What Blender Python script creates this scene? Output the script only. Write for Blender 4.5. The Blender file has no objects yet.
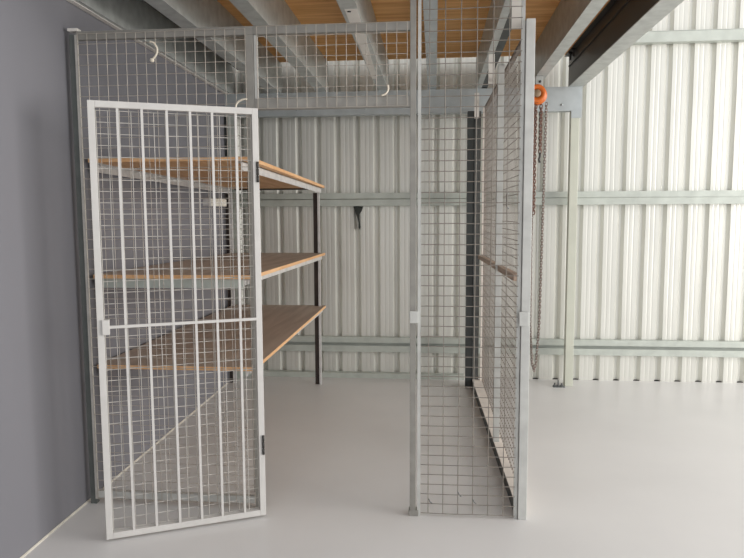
import bpy, bmesh, math, random
from mathutils import Vector, Matrix
random.seed(7)
PI = math.pi
scene = bpy.context.scene
COL = scene.collection

# ------------------------------------------------------------------ materials
def new_mat(name):
    m = bpy.data.materials.new(name); m.use_nodes = True
    nt = m.node_tree
    return m, nt, nt.nodes['Principled BSDF']

def paint(name, col, rough=0.5, metal=0.0, var=0.12, scale=6.0, stretch=(1, 1, 1), bump=0.0, spec=0.5, detail=4.0):
    """a base colour with gentle wear / spangle variation"""
    m, nt, b = new_mat(name)
    tc = nt.nodes.new('ShaderNodeTexCoord'); mp = nt.nodes.new('ShaderNodeMapping')
    mp.inputs['Scale'].default_value = stretch
    nz = nt.nodes.new('ShaderNodeTexNoise'); nz.inputs['Scale'].default_value = scale; nz.inputs['Detail'].default_value = detail
    rp = nt.nodes.new('ShaderNodeValToRGB')
    c = Vector(col)
    lo, hi = c * (1 - var), c * (1 + var)
    rp.color_ramp.elements[0].position = 0.3; rp.color_ramp.elements[1].position = 0.7
    rp.color_ramp.elements[0].color = (*lo, 1); rp.color_ramp.elements[1].color = (*[min(1, x) for x in hi], 1)
    L = nt.links.new
    L(tc.outputs['Object'], mp.inputs['Vector']); L(mp.outputs['Vector'], nz.inputs['Vector'])
    L(nz.outputs['Fac'], rp.inputs['Fac']); L(rp.outputs['Color'], b.inputs['Base Color'])
    b.inputs['Roughness'].default_value = rough; b.inputs['Metallic'].default_value = metal
    b.inputs['Specular IOR Level'].default_value = spec
    if bump:
        bp = nt.nodes.new('ShaderNodeBump'); bp.inputs['Strength'].default_value = bump; bp.inputs['Distance'].default_value = 0.01
        L(nz.outputs['Fac'], bp.inputs['Height']); L(bp.outputs['Normal'], b.inputs['Normal'])
    return m

def wood(name, dark, light, scale=3.0, along=(9, 1, 9), rough=0.6, knots=True):
    m, nt, b = new_mat(name); L = nt.links.new
    tc = nt.nodes.new('ShaderNodeTexCoord'); mp = nt.nodes.new('ShaderNodeMapping'); mp.inputs['Scale'].default_value = along
    nz = nt.nodes.new('ShaderNodeTexNoise'); nz.inputs['Scale'].default_value = scale; nz.inputs['Detail'].default_value = 6; nz.inputs['Distortion'].default_value = 0.6
    rp = nt.nodes.new('ShaderNodeValToRGB')
    rp.color_ramp.elements[0].position = 0.32; rp.color_ramp.elements[1].position = 0.68
    rp.color_ramp.elements[0].color = (*dark, 1); rp.color_ramp.elements[1].color = (*light, 1)
    L(tc.outputs['Object'], mp.inputs['Vector']); L(mp.outputs['Vector'], nz.inputs['Vector']); L(nz.outputs['Fac'], rp.inputs['Fac'])
    out = rp.outputs['Color']
    if knots:
        mp2 = nt.nodes.new('ShaderNodeMapping'); mp2.inputs['Scale'].default_value = (2.2, 4.5, 2.2)
        vo = nt.nodes.new('ShaderNodeTexVoronoi'); vo.inputs['Scale'].default_value = 1.0
        r2 = nt.nodes.new('ShaderNodeValToRGB')
        r2.color_ramp.elements[0].position = 0.03; r2.color_ramp.elements[1].position = 0.075
        r2.color_ramp.elements[0].color = (0.22, 0.16, 0.12, 1); r2.color_ramp.elements[1].color = (1, 1, 1, 1)
        mx = nt.nodes.new('ShaderNodeMix'); mx.data_type = 'RGBA'; mx.blend_type = 'MULTIPLY'; mx.inputs['Factor'].default_value = 1.0
        L(tc.outputs['Object'], mp2.inputs['Vector']); L(mp2.outputs['Vector'], vo.inputs['Vector']); L(vo.outputs['Distance'], r2.inputs['Fac'])
        L(out, mx.inputs['A']); L(r2.outputs['Color'], mx.inputs['B']); out = mx.outputs['Result']
    L(out, b.inputs['Base Color']); b.inputs['Roughness'].default_value = rough
    return m

M = {}
M['floor'] = paint('floor_epoxy', (0.70, 0.685, 0.67), 0.34, var=0.04, scale=1.3, spec=0.45, detail=6)
M['wall'] = paint('grey_wall_paint', (0.198, 0.196, 0.216), 0.62, var=0.05, scale=1.2, stretch=(1, 1, 0.25))
M['clad'] = paint('zinc_cladding', (0.71, 0.71, 0.66), 0.36, metal=0.40, var=0.05, scale=2.5, stretch=(4, 1, 0.5))
M['girt'] = paint('girt_galvanised', (0.50, 0.535, 0.49), 0.45, metal=0.15, var=0.10, scale=9)
M['ledger'] = paint('ledger_galvanised', (0.46, 0.50, 0.51), 0.5, metal=0.2, var=0.08, scale=10)
M['joist'] = paint('joist_galvanised', (0.53, 0.55, 0.53), 0.42, metal=0.25, var=0.14, scale=14)
M['joist_white'] = paint('white_lapped_steel', (0.80, 0.77, 0.72), 0.5, var=0.04)
M['black_steel'] = paint('black_steel', (0.022, 0.020, 0.018), 0.45, metal=0.1, var=0.3, scale=3)
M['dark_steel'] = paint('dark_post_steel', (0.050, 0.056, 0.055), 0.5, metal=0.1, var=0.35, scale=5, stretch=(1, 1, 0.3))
M['column'] = paint('cream_column', (0.56, 0.575, 0.49), 0.5, var=0.06, scale=5)
M['cage'] = paint('cage_frame_galvanised', (0.30, 0.29, 0.265), 0.45, metal=0.2, var=0.12, scale=16)
M['cage_light'] = paint('cage_post_galvanised', (0.56, 0.565, 0.54), 0.45, metal=0.15, var=0.10, scale=14)
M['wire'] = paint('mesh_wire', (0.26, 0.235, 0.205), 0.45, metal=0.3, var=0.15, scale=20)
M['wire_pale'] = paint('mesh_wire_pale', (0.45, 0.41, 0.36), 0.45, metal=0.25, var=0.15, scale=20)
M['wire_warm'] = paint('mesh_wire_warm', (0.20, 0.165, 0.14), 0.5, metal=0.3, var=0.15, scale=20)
M['gate'] = paint('gate_zinc_paint', (0.60, 0.585, 0.56), 0.45, metal=0.05, var=0.05, scale=12)
M['gate_wire'] = paint('gate_wire', (0.52, 0.50, 0.465), 0.45, metal=0.15, var=0.1, scale=20)
M['hinge'] = paint('hinge_dark', (0.04, 0.037, 0.034), 0.5, var=0.2)
M['ply'] = wood('plywood_ceiling', (0.62, 0.28, 0.075), (0.86, 0.48, 0.18), 1.6, (1.2, 14, 14))
M['shelf_top'] = wood('shelf_plywood_face', (0.42, 0.33, 0.265), (0.54, 0.44, 0.365), 1.6, (12, 1.0, 8), knots=False)
M['shelf_raw'] = wood('shelf_plywood_raw', (0.68, 0.37, 0.17), (0.85, 0.53, 0.28), 1.6, (14, 1.0, 14), knots=False)
M['rack_steel'] = paint('rack_angle_steel', (0.62, 0.61, 0.60), 0.45, metal=0.15, var=0.12, scale=18)
M['rack_dark'] = paint('rack_leg_dark', (0.060, 0.046, 0.040), 0.6, var=0.35, scale=8)
M['rail_pale'] = paint('pale_kick_rail', (0.84, 0.77, 0.70), 0.55, var=0.08, scale=9)
M['bar'] = wood('timber_bar', (0.36, 0.26, 0.20), (0.55, 0.42, 0.33), 4, (8, 1, 8), knots=False)
M['orange'] = paint('hoist_orange', (0.66, 0.15, 0.018), 0.35, var=0.06)
M['hub'] = paint('hoist_hub', (0.30, 0.21, 0.13), 0.45, metal=0.2, var=0.1)
M['chain_rust'] = paint('chain_rusty', (0.20, 0.115, 0.09), 0.55, metal=0.3, var=0.3, scale=40)
M['chain_grey'] = paint('chain_zinc', (0.24, 0.19, 0.165), 0.45, metal=0.4, var=0.2, scale=40)
M['foil'] = paint('torn_black_sheet', (0.022, 0.026, 0.022), 0.55, var=0.4, scale=30)
M['white_plastic'] = paint('white_plastic', (0.90, 0.87, 0.78), 0.45, var=0.04)
M['tie'] = paint('cable_tie_cream', (0.76, 0.70, 0.58), 0.45, var=0.05)
M['bead'] = paint('sealant_bead', (0.70, 0.66, 0.58), 0.6, var=0.12, scale=20)
M['gap'] = paint('dark_gap_shade', (0.02, 0.018, 0.016), 0.9, var=0.2)  # near-black for the painted shade at the rib feet and the bolt hole
M['bolt'] = paint('bolt_steel', (0.17, 0.18, 0.18), 0.4, metal=0.5, var=0.2)

# ------------------------------------------------------------------ mesh builder
class MB:
    def __init__(s): s.v = []; s.f = []; s.mi = []; s.sm = []
    def add(s, vs, fs, mi=0, smooth=False):
        o = len(s.v); s.v += [tuple(v) for v in vs]
        for f in fs: s.f.append([i + o for i in f]); s.mi.append(mi); s.sm.append(smooth)
    def box(s, x0, x1, y0, y1, z0, z1, mi=0, bev=0.0):
        x0, x1 = sorted((x0, x1)); y0, y1 = sorted((y0, y1)); z0, z1 = sorted((z0, z1))
        if bev > 0:
            bm = bmesh.new(); bmesh.ops.create_cube(bm, size=1)
            for v in bm.verts:
                v.co = Vector(((x0 + x1) / 2 + v.co.x * (x1 - x0), (y0 + y1) / 2 + v.co.y * (y1 - y0), (z0 + z1) / 2 + v.co.z * (z1 - z0)))
            bmesh.ops.bevel(bm, geom=bm.edges[:], offset=bev, segments=2, affect='EDGES', profile=0.6)
            bm.verts.index_update()
            s.add([v.co for v in bm.verts], [[v.index for v in f.verts] for f in bm.faces], mi, False); bm.free()
            return s
        V = [(x0, y0, z0), (x1, y0, z0), (x1, y1, z0), (x0, y1, z0), (x0, y0, z1), (x1, y0, z1), (x1, y1, z1), (x0, y1, z1)]
        F = [(0, 3, 2, 1), (4, 5, 6, 7), (0, 1, 5, 4), (1, 2, 6, 5), (2, 3, 7, 6), (3, 0, 4, 7)]
        s.add(V, F, mi); return s
    def hexa(s, V, mi=0, faces_mi=None):   # 4 bottom + 4 top corners
        F = [(0, 3, 2, 1), (4, 5, 6, 7), (0, 1, 5, 4), (1, 2, 6, 5), (2, 3, 7, 6), (3, 0, 4, 7)]
        o = len(s.v); s.v += [tuple(v) for v in V]
        for k, f in enumerate(F):
            s.f.append([i + o for i in f]); s.mi.append(faces_mi[k] if faces_mi else mi); s.sm.append(False)
        return s
    def tube(s, pts, r, n=6, mi=0, cap=True):
        pts = [Vector(p) for p in pts]; rings = []
        ref = None
        for i, p in enumerate(pts):
            t = (pts[min(i + 1, len(pts) - 1)] - pts[max(i - 1, 0)]).normalized()
            if ref is None:
                ref = Vector((0, 0, 1)) if abs(t.z) < 0.9 else Vector((1, 0, 0))
            a = (ref - t * ref.dot(t)).normalized(); bb = t.cross(a); ref = a
            rings.append([p + (a * math.cos(2 * PI * k / n) + bb * math.sin(2 * PI * k / n)) * r for k in range(n)])
        V = [v for rg in rings for v in rg]; F = []
        for i in range(len(pts) - 1):
            for k in range(n):
                a0 = i * n + k; a1 = i * n + (k + 1) % n
                F.append((a0, a1, a1 + n, a0 + n))
        if cap:
            F.append(tuple(reversed(range(n)))); F.append(tuple(range((len(pts) - 1) * n, len(pts) * n)))
        s.add(V, F, mi, n > 6); return s
    def lathe(s, c, axis, prof, n=28, mi=0):
        """prof = [(distance along axis, radius)] from centre c"""
        ax = Vector(axis).normalized(); a = ax.orthogonal().normalized(); b = ax.cross(a); c = Vector(c)
        V = []; F = []
        for d, r in prof:
            for k in range(n):
                V.append(c + ax * d + (a * math.cos(2 * PI * k / n) + b * math.sin(2 * PI * k / n)) * r)
        m = len(prof)
        for i in range(m - 1):
            for k in range(n):
                F.append((i * n + k, i * n + (k + 1) % n, (i + 1) * n + (k + 1) % n, (i + 1) * n + k))
        F.append(tuple(reversed(range(n)))); F.append(tuple(range((m - 1) * n, m * n)))
        s.add(V, F, mi, True); return s
    def prism(s, poly, p0, p1, mi=0):
        """poly = list of (a,b) offsets given as 3D vectors lists at both ends"""
        n = len(poly); V = [Vector(p0) + Vector(q) for q in poly] + [Vector(p1) + Vector(q) for q in poly]
        F = [(k, (k + 1) % n, n + (k + 1) % n, n + k) for k in range(n)] + [tuple(reversed(range(n))), tuple(range(n, 2 * n))]
        s.add(V, F, mi); return s
    def build(s, name, mats, parent=None, local=False):
        me = bpy.data.meshes.new(name)
        off = Vector((0, 0, 0))
        if parent is not None and not local:
            q = parent
            while q is not None: off = off + Vector(q.location); q = q.parent
        me.from_pydata([tuple(Vector(v) - off) for v in s.v], [], s.f); 
        if not isinstance(mats, (list, tuple)): mats = [mats]
        for m in mats: me.materials.append(m)
        for p, mi, sm in zip(me.polygons, s.mi, s.sm): p.material_index = mi; p.use_smooth = sm
        bm = bmesh.new(); bm.from_mesh(me); bmesh.ops.recalc_face_normals(bm, faces=bm.faces[:]); bm.to_mesh(me); bm.free()
        me.update()
        o = bpy.data.objects.new(name, me); COL.objects.link(o)
        if parent is not None: o.parent = parent
        return o

def tag(o, label, cat, group=None):
    o['label'] = label; o['category'] = cat
    if group: o['group'] = group
    return o
def thing(name, loc, label, cat, rotz=0, group=None):
    o = bpy.data.objects.new(name, None); COL.objects.link(o); o.location = loc; o.rotation_euler = (0, 0, rotz)
    o.empty_display_size = 0.1
    return tag(o, label, cat, group)
def struct(o): o['kind'] = 'structure'; return o
def bx(name, mat, parent, *a, bev=0.0, local=False):
    return MB().box(*a, bev=bev).build(name, mat, parent, local)

# ------------------------------------------------------------------ key dimensions (metres, camera at the origin, 1.5 m high)
YP = 3.20            # front plane of the cage
WX = -1.81           # face of the dark side wall
YB = 6.06            # inner face of the cladding pans
JZ = 2.56            # underside of the joists
PZ = 2.82            # underside of the plywood

# ------------------------------------------------------------------ setting
struct(MB().box(-2.1, 9.0, -6.0, 6.25, -0.12, 0.0).build('floor', M['floor']))
wx = lambda y: -1.807 - (y - 2.5) * 0.0115 if y > 2.5 else -1.807   # the wall runs very slightly out of square
_w = MB()
for (a, b_) in ((-4.5, 2.5), (2.5, YB + 0.03)):
    _w.hexa([(wx(a) - 0.16, a, 0), (wx(a), a, 0), (wx(b_), b_, 0), (wx(b_) - 0.16, b_, 0), (wx(a) - 0.16, a, 5.2), (wx(a), a, 5.2), (wx(b_), b_, 5.2), (wx(b_) - 0.16, b_, 5.2)])
struct(_w.build('wall_left', M['wall']))
# unseen roof added above the plywood to block the sky light
struct(MB().box(-2.1, 1.17, 2.6, YB + 0.1, 5.2, 5.25).build('ceiling', M['clad']))  # added unseen roof, not the plywood ceiling
struct(MB().tube([(wx(y) + 0.002, y, 0.003 + 0.001 * math.sin(y * 9)) for y in [-2 + 0.1 * k for k in range(78)]], 0.006, 6).build('baseboard_left', M['bead']))
struct(MB().box(-1.85, 1.24, 2.6, 5.83, PZ, PZ + 0.021).build('ceiling', M['ply']))

def cladding():
    pitch = 0.1781; c0 = -1.059 - 0.1781 * 6; x0, x1 = -2.05, 7.2; d = 0.030
    prof = []
    n0 = math.floor((x0 - c0) / pitch); n1 = math.ceil((x1 - c0) / pitch)
    for n in range(n0, n1):
        c = c0 + n * pitch + (0.021 if n >= 14 else 0.0)
        nxt = c0 + (n + 1) * pitch + (0.021 if n + 1 >= 14 else 0.0)
        prof += [(c - 0.031, 0), (c - 0.008, d), (c + 0.008, d), (c + 0.031, 0)]
        a = c + 0.031; w = nxt - c - 0.062
        for q in (0.33, 0.67):
            m = a + w * q
            prof += [(m - 0.009, 0), (m - 0.003, 0.0008), (m + 0.003, 0.0008), (m + 0.009, 0)]
    zs = [0.0 + 5.2 * k / 40 for k in range(41)]
    rnd = random.Random(3)
    V = []; F = []; n = len(prof)
    for layer in (0.0, 0.004):
        for z in zs:
            for (x, y) in prof:
                w = 0.0006 * math.sin(z * 5.1 + x * 3.3) + 0.0004 * math.sin(z * 11.0 + x * 17.0)
                V.append((x + w * 1.4, YB + y + layer + w, z))
    mz = len(zs)
    for l in range(2):
        o = l * mz * n
        for j in range(mz - 1):
            for i in range(n - 1):
                q = (o + j * n + i, o + j * n + i + 1, o + (j + 1) * n + i + 1, o + (j + 1) * n + i)
                F.append(q if l == 0 else tuple(reversed(q)))
    o = mz * n
    for i in range(n - 1):
        F.append((i, o + i, o + i + 1, i + 1)); t = (mz - 1) * n
        F.append((t + i, t + i + 1, o + t + i + 1, o + t + i))
    for j in range(mz - 1):
        F.append((j * n, (j + 1) * n, o + (j + 1) * n, o + j * n)); e = n - 1
        F.append((j * n + e, o + j * n + e, o + (j + 1) * n + e, (j + 1) * n + e))
    m = MB(); m.add(V, F); return m
struct(cladding().build('wall_back', M['clad']))
struct(MB().box(-1.80, 0.27, 5.985, YB - 0.003, 0.0, 0.045).build('baseboard_back', M['girt']))
struct(MB().box(-2.0, 7.1, YB + 0.008, YB + 0.027, 0.0, 0.007).build('trim_shade_1', M['gap']))  # dark strip painting the contact shade where the ribs meet the floor

# ------------------------------------------------------------------ wall girts (C sections, open to the room)
def c_girt(x0, x1, z0, z1, lip_t, lip_b, label, d=0.075, m=None, bead=None):
    y0, y1 = YB - d - 0.003, YB - 0.003; t = 0.003
    P = [(y1, z0), (y0, z0), (y0, z0 + lip_b), (y0 + t, z0 + lip_b), (y0 + t, z0 + t), (y1 - t, z0 + t),
         (y1 - t, z1 - t), (y0 + t, z1 - t), (y0 + t, z1 - lip_t), (y0, z1 - lip_t), (y0, z1), (y1, z1)]
    b = MB(); b.prism([(0, y, z) for y, z in P], (x0, 0, 0), (x1, 0, 0))
    if bead: b.tube([(x0, y0 + 0.001, bead), (x1, y0 + 0.001, bead)], 0.0045, 8)
    o = b.build('steel_girt', m or M['girt'])
    return tag(o, label, 'girt')
c_girt(-1.79, 7.0, 1.578, 1.693, 0.052, 0.058, 'grey green steel girt running across the cladding just below the top shelf', bead=1.639)
c_girt(-1.79, 7.0, 0.240, 0.378, 0.052, 0.058, 'grey green steel girt running low across the cladding just above the floor', d=0.05)
c_girt(1.30, 7.0, 2.938, 3.030, 0.004, 0.086, 'pale steel girt high on the right cladding above the ceiling beam', d=0.08)

# ------------------------------------------------------------------ columns and ledger
b = MB()   # ledger channel, web towards the room
y0, y1, z0, z1, t = 5.83, 5.91, 2.36, JZ, 0.006
P = [(y0, z0), (y1, z0), (y1, z0 + t), (y0 + t, z0 + t), (y0 + t, z1 - t), (y1, z1 - t), (y1, z1), (y0, z1)]
b.prism([(0, y, z) for y, z in P], (-1.845, 0, 0), (1.225, 0, 0))
led = thing('ledger_beam', (0, 5.83, 2.36), 'blue grey steel ledger beam along the cladding carrying the ends of the ceiling joists', 'beam')
b.build('channel', M['ledger'], led)
b = MB()
for x in (-1.2, -0.6, 0.1, 0.62, 1.06):
    b.lathe((x, 5.83, 2.41), (0, -1, 0), [(0, 0.010), (0.006, 0.010)], 6)
b.build('bolt', M['ledger'], led)

cr = thing('steel_column', (1.17, 5.86, 0), 'pale cream square steel column standing right of the orange hoist', 'column')
bx('shaft', M['column'], cr, 1.136, 1.206, 5.825, 5.895, 0.0, 2.36, bev=0.004)
bx('cap_plate', M['ledger'], cr, 1.136, 1.220, 5.815, 5.8249, 2.30, 2.36)
cd = thing('steel_column', (0.33, 5.75, 0), 'dark steel column behind the tall mesh panel at the back end of the side panel', 'column')
b = MB(); b.box(0.270, 0.322, 5.70, 5.80, 0, 2.355); b.box(0.322, 0.330, 5.715, 5.80, 0, 2.355)
b.build('shaft', M['dark_steel'], cd)
bx('flange', paint('dark_post_flange', (0.17, 0.18, 0.175), 0.5, metal=0.1, var=0.2, scale=6, stretch=(1, 1, .3)), cd, 0.330, 0.381, 5.705, 5.80, 0, 2.355)
cl = thing('steel_column', (-1.79, 5.80, 0), 'narrow dark steel corner column at the end of the dark grey wall behind the shelving', 'column')
b = MB(); b.box(-1.838, -1.832, 5.785, 5.825, 0, 2.36); b.box(-1.832, -1.812, 5.812, 5.825, 0, 2.36)
b.build('shaft', M['dark_steel'], cl)
bx('flange', M['girt'], cl, -1.812, -1.735, 5.79, 5.825, 0, 2.36)

# anchor bolts / bracket at the foot of the cream column
ab = thing('anchor_bracket', (1.065, 5.80, 0), 'small dark metal bracket with bolts on the floor at the foot of the cream column', 'bracket')
b = MB(); b.box(1.03, 1.13, 5.775, 5.82, 0.0, 0.006); b.build('plate', M['bolt'], ab)
for x, hh in ((1.045, 0.03), (1.075, 0.055), (1.105, 0.028)):
    b = MB(); b.lathe((x, 5.797, 0.006), (0, 0, 1), [(0, 0.014), (0.012, 0.014), (0.012, 0.006), (hh, 0.006)], 6); b.build('bolt', M['bolt'], ab)

# ------------------------------------------------------------------ mezzanine joists (C sections along the depth)
def joist(x0, x1, web, label, mat, ystart=2.6, yend=5.90, z0=JZ, z1=PZ, lip=0.018, name='floor_joist', skew=0.0):
    """web = 'r' or 'l': which edge of the bottom flange the web stands on"""
    t = 0.004
    P = [(0, 0), (x1 - x0, 0)]
    w = x1 - x0
    if web == 'r':
        P = [(0, 0), (w, 0), (w, z1 - z0), (0, z1 - z0), (0, z1 - z0 - lip), (t, z1 - z0 - lip), (t, z1 - z0 - t), (w - t, z1 - z0 - t), (w - t, t), (t, t), (t, lip), (0, lip)]
    else:
        P = [(0, 0), (w, 0), (w, lip), (w - t, lip), (w - t, t), (t, t), (t, z1 - z0 - t), (w - t, z1 - z0 - t), (w - t, z1 - z0 - lip), (w, z1 - z0 - lip), (w, z1 - z0), (0, z1 - z0)]
    b = MB(); b.prism([(x0 + px, 0, z0 + pz) for px, pz in P], (0, ystart, 0), (skew, yend, 0))
    root = thing(name, ((x0 + x1) / 2, yend, z0), label, 'joist' if name == 'floor_joist' else 'beam')
    b.build('channel', mat, root)
    return root
ja = joist(-1.803, -1.748, 'r', 'grey steel ceiling joist against the dark grey wall, leftmost of all', M['joist'], skew=-0.036)
_m = MB(); _m.hexa([(-1.803, 2.6, JZ - 0.004), (-1.772, 2.6, JZ - 0.004), (-1.808, 5.9, JZ - 0.004), (-1.839, 5.9, JZ - 0.004),
                    (-1.803, 2.6, JZ - 0.0005), (-1.772, 2.6, JZ - 0.0005), (-1.808, 5.9, JZ - 0.0005), (-1.839, 5.9, JZ - 0.0005)])
_m.build('edge_strip', M['joist_white'], ja)['label'] = 'pale strip standing in for the light along its lower edge'  # pale strip paints the reflected light on the flange underside
joist(-1.437, -1.343, 'r', 'grey steel ceiling joist second from the dark grey wall', M['joist'])
joist(-1.020, -0.930, 'r', 'grey steel ceiling joist third from the dark grey wall, crossing above the gate hinge side', M['joist'])
jd = joist(-0.492, -0.402, 'r', 'grey steel ceiling joist with a white lapped piece, above the open doorway', M['joist'])
b = MB()
b.hexa([(-0.470, 3.53, JZ - 0.004), (-0.402, 3.53, JZ - 0.004), (-0.455, 5.3, JZ - 0.004), (-0.490, 5.3, JZ - 0.004), (-0.470, 3.53, JZ - 0.0005), (-0.402, 3.53, JZ - 0.0005), (-0.455, 5.3, JZ - 0.0005), (-0.490, 5.3, JZ - 0.0005)])
b.build('splice_plate', M['joist_white'], jd)['label'] = 'white lapped steel piece'
MB().lathe((-0.450, 3.565, JZ - 0.004), (0, 0, -1), [(0, 0.011), (0.0015, 0.011)], 16).build('bolt_hole', M['gap'], jd)
joist(-0.064, 0.010, 'r', 'blue grey ceiling joist directly above the left side of the tall mesh panel', M['ledger'])
jf = joist(0.345, 0.388, 'l', 'shaded steel ceiling joist directly above the side mesh panel of the cage', M['joist'])
b = MB(); b.box(0.389, 0.394, 2.6, 5.90, JZ + 0.008, PZ - 0.001); b.box(0.394, 0.440, 2.6, 5.90, JZ + 0.008, JZ + 0.013)
b.build('channel', M['dark_steel'], jf)['label'] = 'dark channel bolted to its right side'
joist(0.775, 0.857, 'l', 'broad grey steel ceiling joist carrying the orange hoist', M['joist'])

tag(MB().box(-1.738, -1.442, 2.6, 5.88, PZ - 0.045, PZ - 0.001).build('ceiling_shade', M['dark_steel']), 'dark shade strip added between the two leftmost ceiling joists above the dark grey wall', 'shade_strip')  # dark strip put in for the deep shade on the plywood here
hb = thing('edge_beam', (1.18, 5.88, JZ), 'black webbed steel beam with pale lower flange along the right edge of the plywood', 'beam')
b = MB(); b.box(1.118, 1.128, 2.6, 5.88, JZ + 0.006, PZ - 0.004); b.box(1.106, 1.118, 2.6, 5.84, JZ + 0.165, JZ + 0.172)
b.build('web', M['black_steel'], hb)['label'] = 'black web'
bx('flange', M['joist'], hb, 1.118, 1.238, 2.6, 5.88, JZ, JZ + 0.006)
bx('flange', M['black_steel'], hb, 1.08, 1.238, 2.6, 5.88, PZ - 0.006, PZ - 0.001)
b = MB()
for y in (5.60, 5.72):
    b.lathe((1.10, y, PZ - 0.006), (0, 0, -1), [(0, 0.016), (0.015, 0.016), (0.015, 0.008), (0.06, 0.008)], 8)
b.build('bolt', M['hinge'], hb)

# ------------------------------------------------------------------ wire mesh
def wires(x0, x1, z0, z1, px, pz, y, r=0.0017, xs=None, jit=0.0015, over=0.0):
    b = MB(); rnd = random.Random(int(x0 * 1000) + int(z0 * 100))
    if xs is None:
        n = max(1, round((x1 - x0) / px)); xs = [x0 + (x1 - x0) * k / n for k in range(n + 1)]
    for x in xs:
        j = rnd.uniform(-jit, jit)
        b.tube([(x, y, z0), (x + j, y, z0 + (z1 - z0) * .33), (x - j, y, z0 + (z1 - z0) * .66), (x, y, z1)], r, 6)
    n = max(1, round((z1 - z0) / pz))
    for k in range(n + 1):
        z = z0 + (z1 - z0) * k / n; j = rnd.uniform(-jit, jit)
        b.tube([(x0 - over, y + 2 * r, z), (x0 + (x1 - x0) * .35, y + 2 * r, z + j), (x0 + (x1 - x0) * .7, y + 2 * r, z - j), (x1 + over, y + 2 * r, z)], r, 6)
    return b

# left fixed panel, behind the open gate
lp = thing('mesh_panel', (-1.33, YP, 0), 'fixed galvanised mesh panel behind the open gate, standing against the dark grey wall', 'cage panel')
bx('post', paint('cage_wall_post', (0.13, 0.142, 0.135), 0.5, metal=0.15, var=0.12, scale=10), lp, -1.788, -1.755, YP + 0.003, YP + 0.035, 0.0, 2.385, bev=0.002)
bx('post', M['cage'], lp, -0.905, -0.868, YP + 0.003, YP + 0.035, 0.0, 2.358, bev=0.002)
bx('top_rail', M['cage'], lp, -1.755, -0.868, YP + 0.003, YP + 0.035, 2.358, 2.398, bev=0.002)
bx('bottom_rail', M['cage_light'], lp, -1.755, -0.905, YP + 0.003, YP + 0.030, 0.035, 0.070)
b = wires(-1.742, -0.905, 0.03, 2.385, 0.049, 0.05, YP - 0.0035)
b.build('mesh', M['wire_pale'], lp)
bx('edge_strip', M['gate_wire'], lp, -1.757, -1.745, YP - 0.003, YP + 0.012, 0.03, 2.38)

bx('corner_cap', M['joist_white'], lp, -1.790, -1.742, YP - 0.004, YP + 0.036, 2.3985, 2.412)
# transom over the doorway
tp = thing('mesh_panel', (-0.48, YP, 2.0), 'short galvanised mesh panel above the open doorway', 'cage panel')
bx('top_rail', M['cage'], tp, -0.868, -0.118, YP + 0.003, YP + 0.035, 2.358, 2.398, bev=0.002)
bx('bottom_rail', M['cage'], tp, -0.868, -0.118, YP + 0.003, YP + 0.035, 2.006, 2.058, bev=0.002)
bx('edge_strip', M['cage_light'], tp, -0.866, -0.852, YP + 0.010, YP + 0.035, 2.059, 2.357)
wires(-0.848, -0.132, 2.010, 2.394, 0.0485, 0.05, YP - 0.0035).build('mesh', M['wire_pale'], tp)

# tall panel right of the doorway
ap = thing('mesh_panel', (0.17, YP, 0), 'tall narrow galvanised mesh panel right of the doorway reaching up to the ceiling joists', 'cage panel')
pl = MB().box(-0.118, -0.090, YP, YP + 0.035, 0.0, JZ - 0.001, bev=0.002).build('post', M['cage'], ap)
pr = MB().box(0.414, 0.456, YP, YP + 0.045, 0.0, 2.392, bev=0.003).build('post', M['cage_light'], ap)
bx('edge_strip', M['cage_light'], ap, -0.081, -0.066, YP + 0.000, YP + 0.012, 0.0, JZ - 0.002)
bx('edge_strip', M['cage_light'], ap, 0.394, 0.411, YP + 0.012, YP + 0.030, 0.0, JZ - 0.002)
wires(-0.064, 0.398, 0.018, 2.545, 0.05, 0.0497, YP - 0.0045, r=0.0022, xs=[-0.027, 0.046, 0.119, 0.192, 0.266, 0.339]).build('mesh', M['wire'], ap)
def strike(x0, x1, z0, z1):
    s = MB().box(x0, x1, YP - 0.012, YP + 0.0, z0, z1, bev=0.002)
    s.box(x0 + 0.003, x0 + 0.009, YP - 0.015, YP - 0.012, z0 + 0.012, z1 - 0.012)
    s.build('strike_box', M['cage_light'], ap)
strike(-0.119, -0.078, 0.975, 1.034)
strike(0.402, 0.446, 0.967, 1.035)
for x, z in ((-0.024, 0.095), (0.193, 0.10), (0.120, 0.135)):
    b = MB(); b.tube([(x, YP - 0.007, z), (x + 0.006, YP - 0.013, z - 0.012), (x + 0.016, YP - 0.009, z - 0.022)], 0.0025, 6); b.build('wire_clip', M['bolt'], ap)
bx('foot', M['cage'], ap, -0.124, -0.075, YP - 0.004, YP + 0.042, 0.0, 0.030, bev=0.003)

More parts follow.
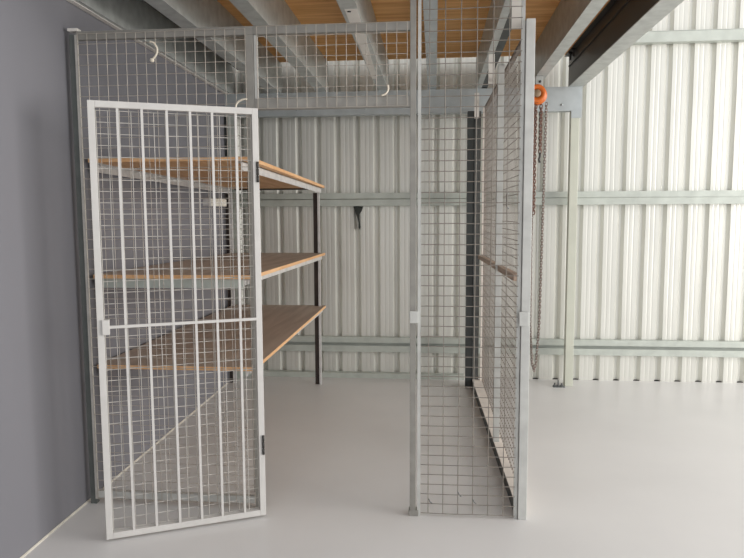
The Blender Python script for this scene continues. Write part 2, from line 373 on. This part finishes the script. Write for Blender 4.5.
# side panel running back to the dark column
sx = lambda y: 0.437 - (y - 3.25) * (0.032 / 2.45)
sp = thing('mesh_panel', (0.38, 4.5, 0), 'side mesh panel of the cage running back from the tall panel to the dark column', 'cage panel')
ya, yb = 3.262, 5.69
b = MB(); rnd = random.Random(5)
nv = 48
for k in range(nv + 1):
    y = ya + 0.02 + (yb - ya - 0.04) * k / nv
    b.tube([(sx(y), y, 0.085), (sx(y), y, 2.385)], 0.0017, 6)
for k in range(48):
    z = 0.09 + 2.295 * k / 47; j = rnd.uniform(-.003, .003)
    b.tube([(sx(ya) + .004, ya, z), (sx(4.4) + .004, 4.4, z + j), (sx(yb) + .004, yb, z)], 0.0017, 6)
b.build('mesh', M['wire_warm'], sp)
def side_bar(y0, y1, dx0, dx1, z0, z1, zz=None):
    m = MB(); a0, a1 = sx(y0), sx(y1); zb0, zb1 = (z0, z1), (z0, z1)
    if zz: zb1 = zz
    m.hexa([(a0 + dx0, y0, zb0[0]), (a0 + dx1, y0, zb0[0]), (a1 + dx1, y1, zb1[0]), (a1 + dx0, y1, zb1[0]),
            (a0 + dx0, y0, zb0[1]), (a0 + dx1, y0, zb0[1]), (a1 + dx1, y1, zb1[1]), (a1 + dx0, y1, zb1[1])])
    return m
def rail_bar(a0, a1, b0, b1, z0, z1):   # left/right offsets from the mesh at the front and at the back
    m = MB(); y0, y1 = ya + 0.006, yb; f0, f1 = sx(y0), sx(y1)
    m.hexa([(f0 + a0, y0, z0), (f0 + a1, y0, z0), (f1 + b1, y1, z0), (f1 + b0, y1, z0), (f0 + a0, y0, z1), (f0 + a1, y0, z1), (f1 + b1, y1, z1), (f1 + b0, y1, z1)])
    return m
rail_bar(-0.034, -0.030, -0.074, -0.070, 0.0, 0.0745).build('shade_skirt', M['dark_steel'], sp)['label'] = 'dark skirt added for shade under the bottom rail'  # dark face painted in for shade on the rail's open left side
kr = rail_bar(-0.037, 0.010, -0.077, 0.010, 0.075, 0.080)
_w = rail_bar(0.006, 0.010, 0.006, 0.010, 0.0, 0.075); kr.add(_w.v, _w.f)
kr.build('bottom_rail', M['rail_pale'], sp)
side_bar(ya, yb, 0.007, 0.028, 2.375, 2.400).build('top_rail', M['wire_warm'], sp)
side_bar(3.36, 5.64, -0.042, -0.010, 1.166, 1.200, (1.128, 1.160)).build('mid_rail', M['bar'], sp)['label'] = 'loose looking timber middle rail'
side_bar(4.10, 4.14, -0.054, -0.018, 0.0805, 2.385).build('post', M['cage_light'], sp)
side_bar(ya - 0.012, ya, -0.030, 0.018, 0.0, 2.385).build('post', M['cage_light'], sp)
side_bar(5.66, yb, -0.012, 0.020, 0.052, 2.375).build('post', M['rail_pale'], sp)
MB().tube([(0.428, 3.95, 1.63), (0.418, 3.95, 1.615), (0.418, 3.95, 1.545), (0.428, 3.95, 1.53)], 0.004, 8).build('handle', M['bolt'], sp)['label'] = 'small dark handle'
for (x0, x1, y, za, zb) in ((0.358, 0.406, 3.30, 2.372, JZ - 0.001), (0.352, 0.392, 4.60, 2.36, JZ - 0.001), (0.315, 0.352, 5.52, 2.27, 2.47)):
    m = MB().box(x0, x1, y, y + 0.006, za, zb); m.box(x0, x1, y + 0.006, y + 0.03, zb - 0.006, zb); m.build('hanger_strap', M['joist_white'], sp)

# ------------------------------------------------------------------ gate, swung open towards the camera
GW = 0.741
gt = thing('security_gate', (-1.500, 2.8085, 0.0), 'white painted barred mesh gate standing wide open in front of the left mesh panel', 'gate', math.atan2(0.4267, 0.905))
z0, z1 = 0.012, 2.000; fw = 0.029; fd = 0.028
bx('stile', M['gate'], gt, 0, fw, 0, fd, z0, z1, bev=0.002, local=True)
bx('stile', M['gate'], gt, GW - fw, GW, 0, fd, z0, z1, bev=0.002, local=True)
bx('top_rail', M['gate'], gt, fw, GW - fw, 0, fd, z1 - fw, z1, bev=0.002, local=True)
bx('bottom_rail', M['gate'], gt, fw, GW - fw, 0, fd, z0, z0 + fw, bev=0.002, local=True)
for x in (0.121, 0.223, 0.329, 0.431, 0.529, 0.637):
    bx('bar', M['gate'], gt, x - 0.0055, x + 0.0055, 0.002, 0.017, z0 + fw, z1 - fw, local=True)
bx('cross_bar', M['gate'], gt, fw, GW - fw, -0.004, 0.004, 0.995, 1.008, local=True)
wires(fw + 0.003, GW - fw - 0.003, z0 + fw + 0.004, z1 - fw - 0.01, 0.047, 0.05, 0.0235, r=0.0017).build('mesh', M['gate_wire'], gt, local=True)
lb = MB().box(fw - 0.008, fw + 0.024, -0.012, 0.028, 0.968, 1.036, bev=0.003).build('lock_box', M['gate'], gt, local=True)
for zz in (1.655, 0.325):
    h = MB()
    for q in range(3):
        h.lathe((GW - 0.008, -0.004, zz + q * 0.0335), (0, 0, 1), [(0, 0.0065), (0.0295, 0.0065)], 10)
        if q < 2: h.lathe((GW - 0.008, -0.004, zz + q * 0.0335 + 0.0295), (0, 0, 1), [(0, 0.004), (0.004, 0.004)], 8)
    h.build('hinge', M['hinge'], gt, local=True)['label'] = 'dark hinge'

# ------------------------------------------------------------------ storage rack along the dark wall
rk = thing('storage_rack', (-1.38, 4.5, 0), 'steel angle storage rack with three plywood shelves inside the cage along the dark wall', 'shelving rack')
RY0, RY1 = 3.345, 5.78; RX0, RX1, RXF = -1.795, -0.958, -0.935
# (top z at the back end, rise per metre towards the front)
for (zb, sl) in ((1.752, 0.0185), (1.168, 0.0095), (0.702, 0.002)):
    zf = zb + sl * (RY1 - RY0); t = 0.020
    m = MB(); m.hexa([(RX0, RY0, zf - t), (RXF, RY0, zf - t), (RX1, RY1, zb - t), (RX0, RY1, zb - t), (RX0, RY0, zf), (RXF, RY0, zf), (RX1, RY1, zb), (RX0, RY1, zb)],
                     faces_mi=[1, 0, 1, 1, 1, 1])
    m.build('shelf', [M['shelf_top'], M['shelf_raw']], rk)
    hgt = 0.045 if zb > 1.5 else 0.036
    for (xa, xb) in ((RX1 - 0.030, RX1 - 0.026), (RX0 + 0.004, RX0 + 0.008)):
        m = MB(); ya_, yb_ = RY0 + 0.03, RY1 - 0.01
        za = zb + sl * (RY1 - ya_) - t; zc = zb + sl * (RY1 - yb_) - t
        m.hexa([(xa, ya_, za - hgt), (xb, ya_, za - hgt), (xb, yb_, zc - hgt), (xa, yb_, zc - hgt), (xa, ya_, za - .0005), (xb, ya_, za - .0005), (xb, yb_, zc - .0005), (xa, yb_, zc - .0005)])
        xi = xa - 0.03 if xa > -1.4 else xb + 0.03
        xl, xr = min(xi, xa), max(xi, xb)
        m.hexa([(xl, ya_, za - .005), (xr, ya_, za - .005), (xr, yb_, zc - .005), (xl, yb_, zc - .005), (xl, ya_, za - .0008), (xr, ya_, za - .0008), (xr, yb_, zc - .0008), (xl, yb_, zc - .0008)])
        m.build('shelf_rail', M['rack_steel'], rk)
    if 1.0 < zb < 1.5:
        bx('shelf_rail', M['girt'], rk, RX0 + 0.02, RX1 - 0.03, RY0 + 0.012, RY0 + 0.016, zf - t - 0.05, zf - t - 0.0008)
    bx('shelf_rail', M['rack_dark'], rk, RX0 + 0.04, RX1 - 0.09, RY1 - 0.02, RY1 - 0.016, zb - t - 0.014, zb - t - 0.0008)
for (x, s, y) in ((-0.993, 1, 5.735), (-0.936, 1, 3.42), (-1.798, -1, 5.735), (-1.789, -1, 3.375)):
    m = MB()
    if s > 0:
        m.box(x - (0.058 if y > 5 else 0.036), x - 0.018, y - 0.002, y + 0.003, 0, 1.69, 0); m.box(x - 0.018, x, y - 0.022, y + 0.003, 0, 1.69, 1 if y > 5 else 0)
    else:
        if y > 5: m.box(x - 0.034, x + 0.006, y - 0.002, y + 0.003, 0, 1.69, 0); m.box(x + 0.006, x + 0.030, y - 0.022, y + 0.003, 0, 1.69, 1)
        else: m.box(x - 0.014, x + 0.022, y - 0.002, y + 0.003, 0, 1.74, 0)
    m.build('leg', [M['rack_dark'], M['rack_steel']], rk)

# ------------------------------------------------------------------ chain hoist
HX, HY, HZ = 0.772, 5.36, 2.416
ho = thing('chain_hoist', (0.80, HY, HZ + 0.13), 'orange hand chain hoist hanging from a joist beside the cream column', 'hoist')
b = MB(); b.lathe((HX, HY - 0.05, HZ), (0, -1, 0), [(0, 0.064), (0.004, 0.069), (0.024, 0.069), (0.030, 0.061), (0.030, 0.038), (0.022, 0.034)], 36)
wheel = b.build('hand_wheel_cover', M['orange'], ho)
MB().lathe((HX, HY - 0.072, HZ), (0, -1, 0), [(0, 0.030), (0.012, 0.030), (0.016, 0.024)], 20).build('hub', M['hub'], wheel)
b = MB(); b.lathe((HX + 0.004, HY - 0.02, HZ - 0.002), (0, -1, 0), [(0, 0.061), (0.028, 0.061)], 32); b.build('chain_wheel', M['chain_rust'], ho)
b = MB(); b.lathe((HX + 0.018, HY + 0.045, HZ - 0.004), (0, -1, 0), [(-0.03, 0.05), (-0.02, 0.068), (0.055, 0.070), (0.062, 0.064)], 32); b.build('body', M['orange'], ho)
b = MB(); b.box(HX + 0.0, HX + 0.056, HY - 0.005, HY + 0.02, HZ + 0.06, JZ - 0.001, bev=0.003); b.build('hanger', M['joist'], ho)
MB().lathe((HX + 0.032, HY - 0.005, HZ + 0.10), (0, -1, 0), [(0, 0.010), (0.006, 0.010)], 8).build('bolt', M['hinge'], ho)

def chain(pts, pitch, w, wr):
    pts = [Vector(p) for p in pts]; b = MB()
    seg = [(pts[i + 1] - pts[i]).length for i in range(len(pts) - 1)]; tot = sum(seg); n = int(tot / pitch)
    for k in range(n):
        d = (k + 0.5) * pitch; i = 0
        while i < len(seg) - 1 and d > seg[i]: d -= seg[i]; i += 1
        t = (pts[i + 1] - pts[i]).normalized(); c = pts[i] + t * d
        ref = Vector((0, 1, 0)); a = (ref - t * ref.dot(t)).normalized(); bb = t.cross(a)
        side = (a if k % 2 else bb); nrm = (bb if k % 2 else a)
        side = (side + nrm * (0.45 if k % 2 else -0.45)).normalized(); nrm = t.cross(side)
        hl = pitch * 0.5 + wr * 1.6 - w * 0.5
        loop = []
        for q in range(10):
            an = 2 * PI * q / 10
            loop.append(c + side * (w / 2 * math.cos(an)) + t * (math.sin(an) * w / 2 + (hl if math.sin(an) > 0.01 else -hl if math.sin(an) < -0.01 else 0)))
        V = []; F = []
        for q in range(10):
            out = (loop[q] - c).normalized()
            for r in range(5):
                g = 2 * PI * r / 5; V.append(loop[q] + (out * math.cos(g) + nrm * math.sin(g)) * wr)
        for q in range(10):
            for r in range(5):
                F.append((q * 5 + r, q * 5 + (r + 1) % 5, ((q + 1) % 10) * 5 + (r + 1) % 5, ((q + 1) % 10) * 5 + r))
        b.add(V, F, 0, True)
    return b
chain([(0.772, HY, HZ - 0.075), (0.770, HY, 1.50)], 0.024, 0.030, 0.0052).build('load_chain', M['chain_rust'], ho)['label'] = 'rusty double load chain'
chain([(0.817, HY, HZ - 0.08), (0.815, HY, 1.97)], 0.024, 0.022, 0.0046).build('load_chain', M['chain_rust'], ho)
m = MB(); m.tube([(0.815, HY, 1.975), (0.815, HY, 1.945), (0.808, HY, 1.925), (0.812, HY, 1.900), (0.822, HY, 1.905)], 0.0075, 8)
m.build('hook', M['hinge'], ho)
chain([(0.860, HY + 0.02, HZ - 0.06), (0.846, HY + 0.02, 1.20), (0.838, HY + 0.02, 0.62), (0.818, HY + 0.02, 0.30), (0.804, HY + 0.02, 0.24),
       (0.786, HY + 0.02, 0.30), (0.768, HY + 0.02, 0.62), (0.764, HY + 0.02, 1.20), (0.772, HY + 0.02, HZ - 0.07)], 0.022, 0.018, 0.0034).build('hand_chain', M['chain_grey'], ho)['label'] = 'thin hand chain loop'

# ------------------------------------------------------------------ small things
px = lambda u: -0.733 + (u - 353) * 0.00895
pz = lambda v: 1.572 - (v - 207) * 0.0092
out = [(352.6, 206.6), (362.4, 206.8), (361, 211), (358.6, 214.5), (358.2, 218), (359, 221.5), (359.8, 227), (359, 229.6), (357.6, 227.5), (357.9, 223), (356.4, 217.5), (354.4, 212)]
m = MB(); m.prism([(px(u), 0, pz(v)) for u, v in out], (0, 6.036, 0), (0, 6.0595, 0))
tag(m.build('torn_lining', M['foil']), 'torn scrap of black lining hanging below the eye level girt on the cladding', 'scrap')

bxo = thing('wall_box', (-1.82, 5.33, 1.58), 'small white box fixed on the dark grey wall below the top shelf', 'wall box')
bx('body', M['white_plastic'], bxo, -1.838, -1.778, 5.20, 5.60, 1.575, 1.637, bev=0.004)
bx('end_cap', M['rack_steel'], bxo, -1.838, -1.776, 5.175, 5.20, 1.573, 1.639, bev=0.003)

def tie(name, pts, r, label, knob=None):
    P = [Vector(p) for p in pts]; S = []
    for i in range(len(P) - 1):   # Catmull-Rom
        a, b_, c, d = P[max(i - 1, 0)], P[i], P[i + 1], P[min(i + 2, len(P) - 1)]
        for k in range(6):
            t = k / 6; S.append(0.5 * ((2 * b_) + (c - a) * t + (2 * a - 5 * b_ + 4 * c - d) * t * t + (3 * b_ - a - 3 * c + d) * t ** 3))
    S.append(P[-1])
    m = MB(); m.tube(S, r, 8)
    if knob: m.lathe(knob, (1, 0, 0), [(-0.010, 0.004), (-0.006, 0.010), (0.006, 0.010), (0.010, 0.004)], 12)
    return tag(m.build(name, M['tie']), label, 'tie')
Yt = YP - 0.0105
tie('cable_tie', [(-1.372, Yt, 2.335), (-1.352, Yt, 2.328), (-1.337, Yt, 2.300), (-1.343, Yt, 2.272), (-1.362, Yt, 2.252)], 0.0052,
    'cream curled tie hanging on the mesh below the top rail near the dark wall', (-1.364, Yt, 2.248))
tie('cable_tie', [(-0.958, YP - 0.010, 2.005), (-0.950, YP - 0.010, 2.035), (-0.925, YP - 0.010, 2.052), (-0.900, YP - 0.010, 2.055)], 0.0048,
    'white curved tie poking up behind the top right corner of the open gate')
tie('cable_tie', [(-0.222, YP - 0.010, 2.105), (-0.220, YP - 0.010, 2.085), (-0.232, YP - 0.010, 2.066), (-0.252, YP - 0.010, 2.058)], 0.0044,
    'white curved tie on the bottom rail of the mesh above the doorway')

# ------------------------------------------------------------------ light
w = bpy.data.worlds.new('World'); scene.world = w; w.use_nodes = True
bg = w.node_tree.nodes['Background']; bg.inputs['Color'].default_value = (0.985, 0.99, 1.0, 1); bg.inputs['Strength'].default_value = 1.0
def area(name, loc, target, sx_, sy_, power, col):
    l = bpy.data.lights.new(name, 'AREA'); l.shape = 'RECTANGLE'; l.size = sx_; l.size_y = sy_; l.energy = power; l.color = col
    o = bpy.data.objects.new(name, l); COL.objects.link(o); o.location = loc
    o.rotation_euler = (Vector(target) - Vector(loc)).to_track_quat('-Z', 'Y').to_euler()
    return o
area('roller_door_daylight', (8.6, 1.6, 2.2), (0.0, 4.6, 0.8), 6.0, 3.6, 680, (1.0, 0.965, 0.925))

# ------------------------------------------------------------------ camera
f, pitch, yaw, roll = 665.14, 0.0965, 0.0941, -0.0046
fwd = Vector((-math.sin(yaw) * math.cos(pitch), math.cos(yaw) * math.cos(pitch), -math.sin(pitch)))
rt = Vector((math.cos(yaw), math.sin(yaw), 0)); up = rt.cross(fwd)
s, c = math.sin(roll), math.cos(roll)
r2 = rt * c + up * s; u2 = up * c - rt * s
cam = bpy.data.cameras.new('camera'); co = bpy.data.objects.new('camera', cam); COL.objects.link(co)
mt = Matrix((r2, u2, -fwd)).transposed().to_4x4(); mt.translation = Vector((0, 0, 1.5))
co.matrix_world = mt
cam.sensor_fit = 'HORIZONTAL'; cam.sensor_width = 36; cam.lens = f / 744 * 36; cam.clip_start = 0.05
scene.camera = co
scene.view_settings.view_transform = 'Standard'; scene.view_settings.look = 'None'
scene.view_settings.gamma = 1; scene.view_settings.use_curve_mapping = False; scene.view_settings.exposure = 0.0
